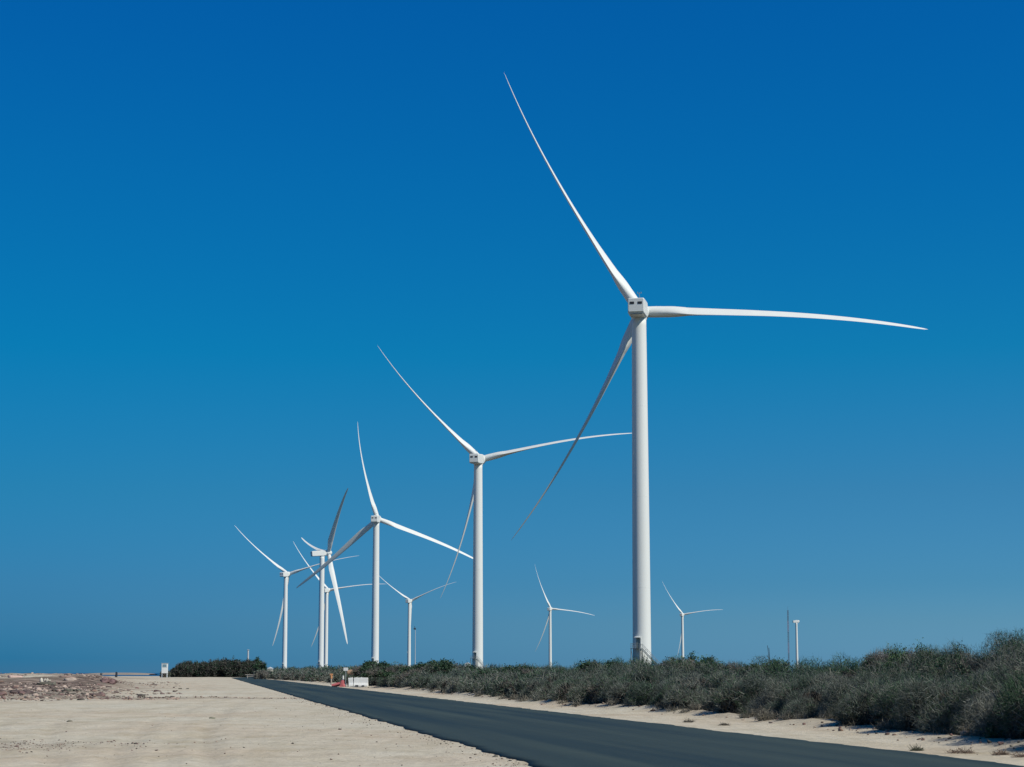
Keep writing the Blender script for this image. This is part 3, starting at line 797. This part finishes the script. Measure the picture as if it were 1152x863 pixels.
HE = [
 ('stone_heap', -43.5, 193, 1.1, 1.6, .75, (.17, .11, .105), 'dark reddish brown heap of stones at the right end of the rubble field', 14, 'stone heap'),
 ('stone_heap', -35.5, 130, 1.0, .8, .32, (.10, .075, .07), 'flat dark brown pile lying on the far left sand in front of the rubble', 9, 'stone heap'),
 ('stone_heap', -33.2, 135, .85, .7, .3, (.13, .12, .095), 'long low grey brown pile just right of the flat dark pile', 8, 'stone heap'),
 ('stone_heap', -41.5, 160, 1.1, .9, .5, (.13, .125, .10), 'rounded grey brown pile below the pale debris', 9, 'stone heap'),
 ('debris_pile', -46.8, 180, .6, .5, .5, (.50, .46, .38), 'small heap of pale yellowish debris among the rubble', 8, 'debris'),
 ('boulder', -57, 205, 1.2, .9, .6, (.42, .31, .26), 'large pinkish boulder at the far left of the rubble field', 1, 'rock'),
 ('boulder', -49.6, 200, 1.1, .8, .4, (.38, .27, .22), 'wide pinkish brown boulder right of the largest one', 1, 'rock'),
 ('boulder', -46.0, 187, 1.0, .8, .35, (.46, .38, .32), 'low pale slab between the debris and the red brown heap', 1, 'rock'),
 ('stone', -27.9, 129, .22, .2, .12, (.13, .12, .09), 'single dark stone on the sand right of the rubble', 1, 'rock'),
 ('stone', -34.8, 188.5, .28, .2, .17, (.13, .12, .09), 'left one of two small dark stones on the far sand', 1, 'rock'),
 ('stone', -34.0, 188.0, .3, .22, .22, (.11, .105, .085), 'right one of two small dark stones on the far sand', 1, 'rock'),
 ('stone', -23.0, 120.5, .4, .25, .2, (.16, .145, .11), 'dark clod on the low berm across the sand lot', 1, 'rock'),
 ('stone', -11.1, 66.6, .16, .12, .08, (.17, .17, .12), 'small grey clod in the middle of the near sand', 1, 'rock'),
 ('stone', -.0 - .35, 35.8 + 1, .09, .07, .06, (.15, .14, .11), 'tiny dark stone near the lower middle of the sand', 1, 'rock'),
 ('stone', -15.0, 61.0, .13, .1, .05, (.2, .19, .14), 'small flat stone on the left part of the near sand', 1, 'rock'),
]
for q, (nm, x, y, a, b_, c_, col, lab, n, cat) in enumerate(HE): rock_heap(nm, x, y, a, b_, c_, col, lab, n, cat, seed=q + 5)
# dark silhouettes at the sand's edge
for px, lab in ((117, 'left one of two tiny dark stumps on the sand edge before the sea'), (134, 'right and taller of two tiny dark stumps on the sand edge before the sea')):
    y = 520; b = MB(); hh = 1.0 if px == 117 else 1.5
    b.tube([(0, 0, -.2), (.1, 0, hh * .6), (.02, 0, hh)], [.38, .3, .2], 8); b.tube([(.1, 0, hh * .5), (.45, 0, hh * .85)], [.12, .05], 6)
    o = b.build('stump', DARK); o.location = (wx(px, y), y, hgt(wx(px, y), y)); tag(o, lab, 'stump')
# dry twig heaps on the shoulder
def twig_heap(x, y, w_, h_, label, col=(.24, .18, .14), n=200):
    T_, hh = twigs(n, 0, 0, 0, w_ / 2, w_ / 2.4, h_, .22, .006, lumps=0, up=.1)
    o = tri_mesh('twig_heap', T_, BUSH, colors=mixc(col, tuple(c * .5 for c in col), rng.random(len(T_)))); o.location = (x, y, hgt(x, y))
    tag(o, label, 'twig heap', 'dry twig heaps on the sandy shoulder')
twig_heap(9.55, 38.3, .7, .06, 'largest brown twig heap on the sandy shoulder near the right edge')
twig_heap(10.1, 37.2, .4, .05, 'little twig heap in the middle of the row on the shoulder near the right edge')
twig_heap(10.35, 36.4, .55, .05, 'brown twig heap closest to the right edge on the shoulder')
twig_heap(8.9, 39.6, .3, .05, 'greenish twig tuft on the shoulder left of the brown heaps', (.14, .15, .10))
twig_heap(6.15, 62.5, .45, .05, 'dark twig heap on the shoulder below the bright green bush', (.13, .12, .10))
twig_heap(6.9, 58.5, .4, .04, 'flat twig litter beside the asphalt edge in the middle distance', (.13, .12, .10))

# ------------------------------------------------------------------ road works at the far bend
PLW = mat('white_plastic', (.78, .78, .74), .5, var=(.70, .70, .66), scale=2)
PLR = mat('red_plastic', (.50, .13, .14), .7, var=(.42, .12, .12), scale=2)
PLO = mat('orange_plastic', (.55, .25, .10), .7, var=(.5, .25, .12), scale=2)
TAN = mat('tan_board', (.45, .30, .20), .8, var=(.33, .21, .14), scale=2)
def prism(prof, length, bev=0):
    b = MB(); n = len(prof)
    b.loft([[(-length / 2, p[0], p[1]) for p in prof], [(-length / 2 + .04, p[0] * 1.02, p[1] * 1.01) for p in prof], [(length / 2 - .04, p[0] * 1.02, p[1] * 1.01) for p in prof], [(length / 2, p[0], p[1]) for p in prof]])
    return b
JP = [(-.32, 0), (.32, 0), (.32, .18), (.16, .45), (.12, 1.0), (.09, 1.05), (-.09, 1.05), (-.12, 1.0), (-.16, .45), (-.32, .18)]
r = empty('water_filled_barrier', (-18.6, 218, 0), R(-6))
b = prism(JP, 1.72); b.build('body', PLW, r).location = (.24, 0, .06)
b = prism(JP, .55); e = b.build('end_section', PLW, r); e.location = (-.93, .03, .06); e.rotation_euler = (0, R(-7), 0)
b = MB(); b.box((-.2, -.36, .14), (.35, .08, .16)); b.box((.55, -.36, .12), (.3, .08, .14)); b.build('forklift_slot', VENT, r)
b = MB(); b.tube([(.3, 0, 1.1), (.3, 0, 1.16)], .09, 10); b.tube([(-.3, 0, 1.1), (-.3, 0, 1.16)], .09, 10); b.build('filler_cap', PLW, r)
tag(r, 'white plastic water-filled traffic barrier standing at the right edge of the road', 'barrier')
b = prism(JP, 1.0); o = b.build('toppled_barrier', PLR); o.location = (-21.8, 222, .2); o.rotation_euler = (R(82), R(-14), R(4)); o.scale = (1.05, .7, .5)
tag(o, 'red plastic barrier lying toppled beside the upright red one', 'barrier')
r = empty('red_barrier', (-20.9, 221, 0), R(84)); r.scale = (.9, .9, .85)
b = prism(JP, 1.3); b.build('body', PLR, r).scale = (1, .9, .85)
b = MB(); b.tube([(0, 0, .85), (0, 0, 1.0)], .08, 8); b.build('filler_cap', PLR, r)
tag(r, 'upright red plastic barrier seen end on, left of the white barrier', 'barrier')
r = empty('delineator_post', (-21.3, 226, 0))
b = MB(); b.tube([(0, 0, 0), (0, 0, 1.35)], [.13, .1], 8); b.build('post', PLW, r)
b = MB(); b.box((0, 0, .04), (.5, .5, .08), bev=.02); b.build('base', DARK, r)
tag(r, 'short white post standing behind the upright red barrier', 'post')
r = empty('delineator_post', (-24.2, 240, 0))
b = MB(); b.tube([(0, 0, .05), (0, 0, .95)], [.12, .10], 8); b.build('post', mat('weathered_wood', (.42, .36, .30), .8, var=(.3, .25, .2), scale=3), r)
b = MB(); b.tube([(0, 0, .95), (0, 0, 1.4)], [.15, .13], 8); b.box((.0, -.05, 1.48), (.42, .12, .22), bev=.03); b.build('orange_head', PLO, r)
b = MB(); b.box((0, 0, .04), (.5, .5, .08), bev=.02); b.build('base', PLW, r)
tag(r, 'slim pale post with an orange head at the road edge, leftmost of the road works', 'post')
r = empty('sign_board', (wx(388.7, 222), 224, 0))
b = MB(); b.tube([(0, .04, 0), (0, .04, 2.2)], .035, 6); b.build('pole', PALE, r)
b = MB(); b.box((0, -.03, 2.15), (.58, .03, .40), bev=.01); b.build('panel', PLW, r)
tag(r, 'small blank white sign board above the scrub behind the barriers', 'sign')
r = empty('tan_tank', (wx(394.5, 224), 225, 0))
b = MB(); b.tube([(-.3, 0, 1.7), (.3, 0, 1.82)], [.34, .36], 14); b.build('drum', TAN, r)
b = MB()
for q in ((-.25, -.2), (.25, -.2), (-.25, .2), (.25, .2)): b.box((q[0], q[1], .74), (.06, .06, 1.5))
b.box((0, 0, 1.48), (.7, .6, .05)); b.build('stand', BARK, r)
tag(r, 'rounded tan drum just right of the small white sign, behind the white barrier', 'drum')
# bleached branches / rail at the end of the road
WOOD = mat('bleached_wood', (.46, .42, .36), .85, var=(.34, .31, .27), scale=3)
r = empty('broken_rail', (-77.5, 545, 0))
b = MB()
for x_ in (-3.0, -1.0, 1.2): b.tube([(x_, 0, 0), (x_ + .1, 0, 1.15)], .14, 6)
b.build('post', WOOD, r)
b = MB(); b.tube([(-3.6, -.1, 1.1), (1.6, -.1, .95)], .13, 6); b.tube([(-3.2, -.1, .55), (.6, -.1, .7)], .1, 6); b.tube([(-1, .1, .3), (1.8, .1, 1.4)], .09, 6); b.build('rail', WOOD, r)
tag(r, 'low bleached wooden rail at the end of the road in front of the dark trees', 'rail')

# white cabin on the far left, white hut roofs behind the scrub
r = empty('white_cabin', (-127.2, 656, 0), R(4))
b = MB(); b.box((0, 0, 3.35), (2.1, 2.1, 3.6), bev=.04); b.build('wall', mat('cabin_white', (.72, .73, .70), .6, var=(.62, .64, .62), scale=1.5), r)
b = MB()
for q in ((-.9, -.9), (.9, -.9), (-.9, .9), (.9, .9)): b.box((q[0], q[1], .78), (.18, .18, 1.56))
b.build('stilts', PALE, r)
b = MB(); b.box((0, 0, 5.2), (2.4, 2.4, .12), bev=.03); b.build('roof', mat('cabin_roof', (.42, .50, .50), .6, var=(.35, .42, .43), scale=2), r)
b = MB(); b.box((0, -1.06, 4.3), (1.5, .06, 1.0), bev=.02); b.build('window', mat('cabin_glass', (.18, .28, .32), .15, spec=.6, var=(.14, .22, .26), scale=1), r)
b = MB(); b.box((0, -1.07, 3.62), (2.1, .05, .08)); b.build('ledge', PALE, r)
tag(r, 'tall narrow white cabin with a bluish window, left of the dark trees', 'cabin')
def hut(px, y, w_, top, label, m):
    r = empty('hut', (wx(px, y), y, 0))
    b = MB(); b.box((0, 0, (top - .5) / 2), (w_, w_, top - .5)); b.build('wall', m, r)
    b = MB(); hw = w_ / 2 + .12; b.add([(-hw, -hw, top - .5), (hw, -hw, top - .5), (hw, hw, top - .5), (-hw, hw, top - .5), (0, -hw, top), (0, hw, top)],
                    [(0, 1, 4), (2, 3, 5), (1, 2, 5, 4), (3, 0, 4, 5), (0, 3, 2, 1)]); b.build('roof', PLW, r)
    b = MB(); b.box((0, -w_ / 2 - .03, 1.05), (.8, .05, 2.0)); b.build('door', GREYM, r)
    tag(r, label, 'hut')
hut(526.5, 600, 2.0, topz(745.3, 600), 'white gabled hut roof showing over the scrub left of the second largest tower', PLW)
hut(306, 530, 1.5, topz(750.5, 530), 'small cream hut showing between the dark clump and the scrub', mat('cream_wall', (.50, .47, .38), .8, var=(.42, .39, .32), scale=2))
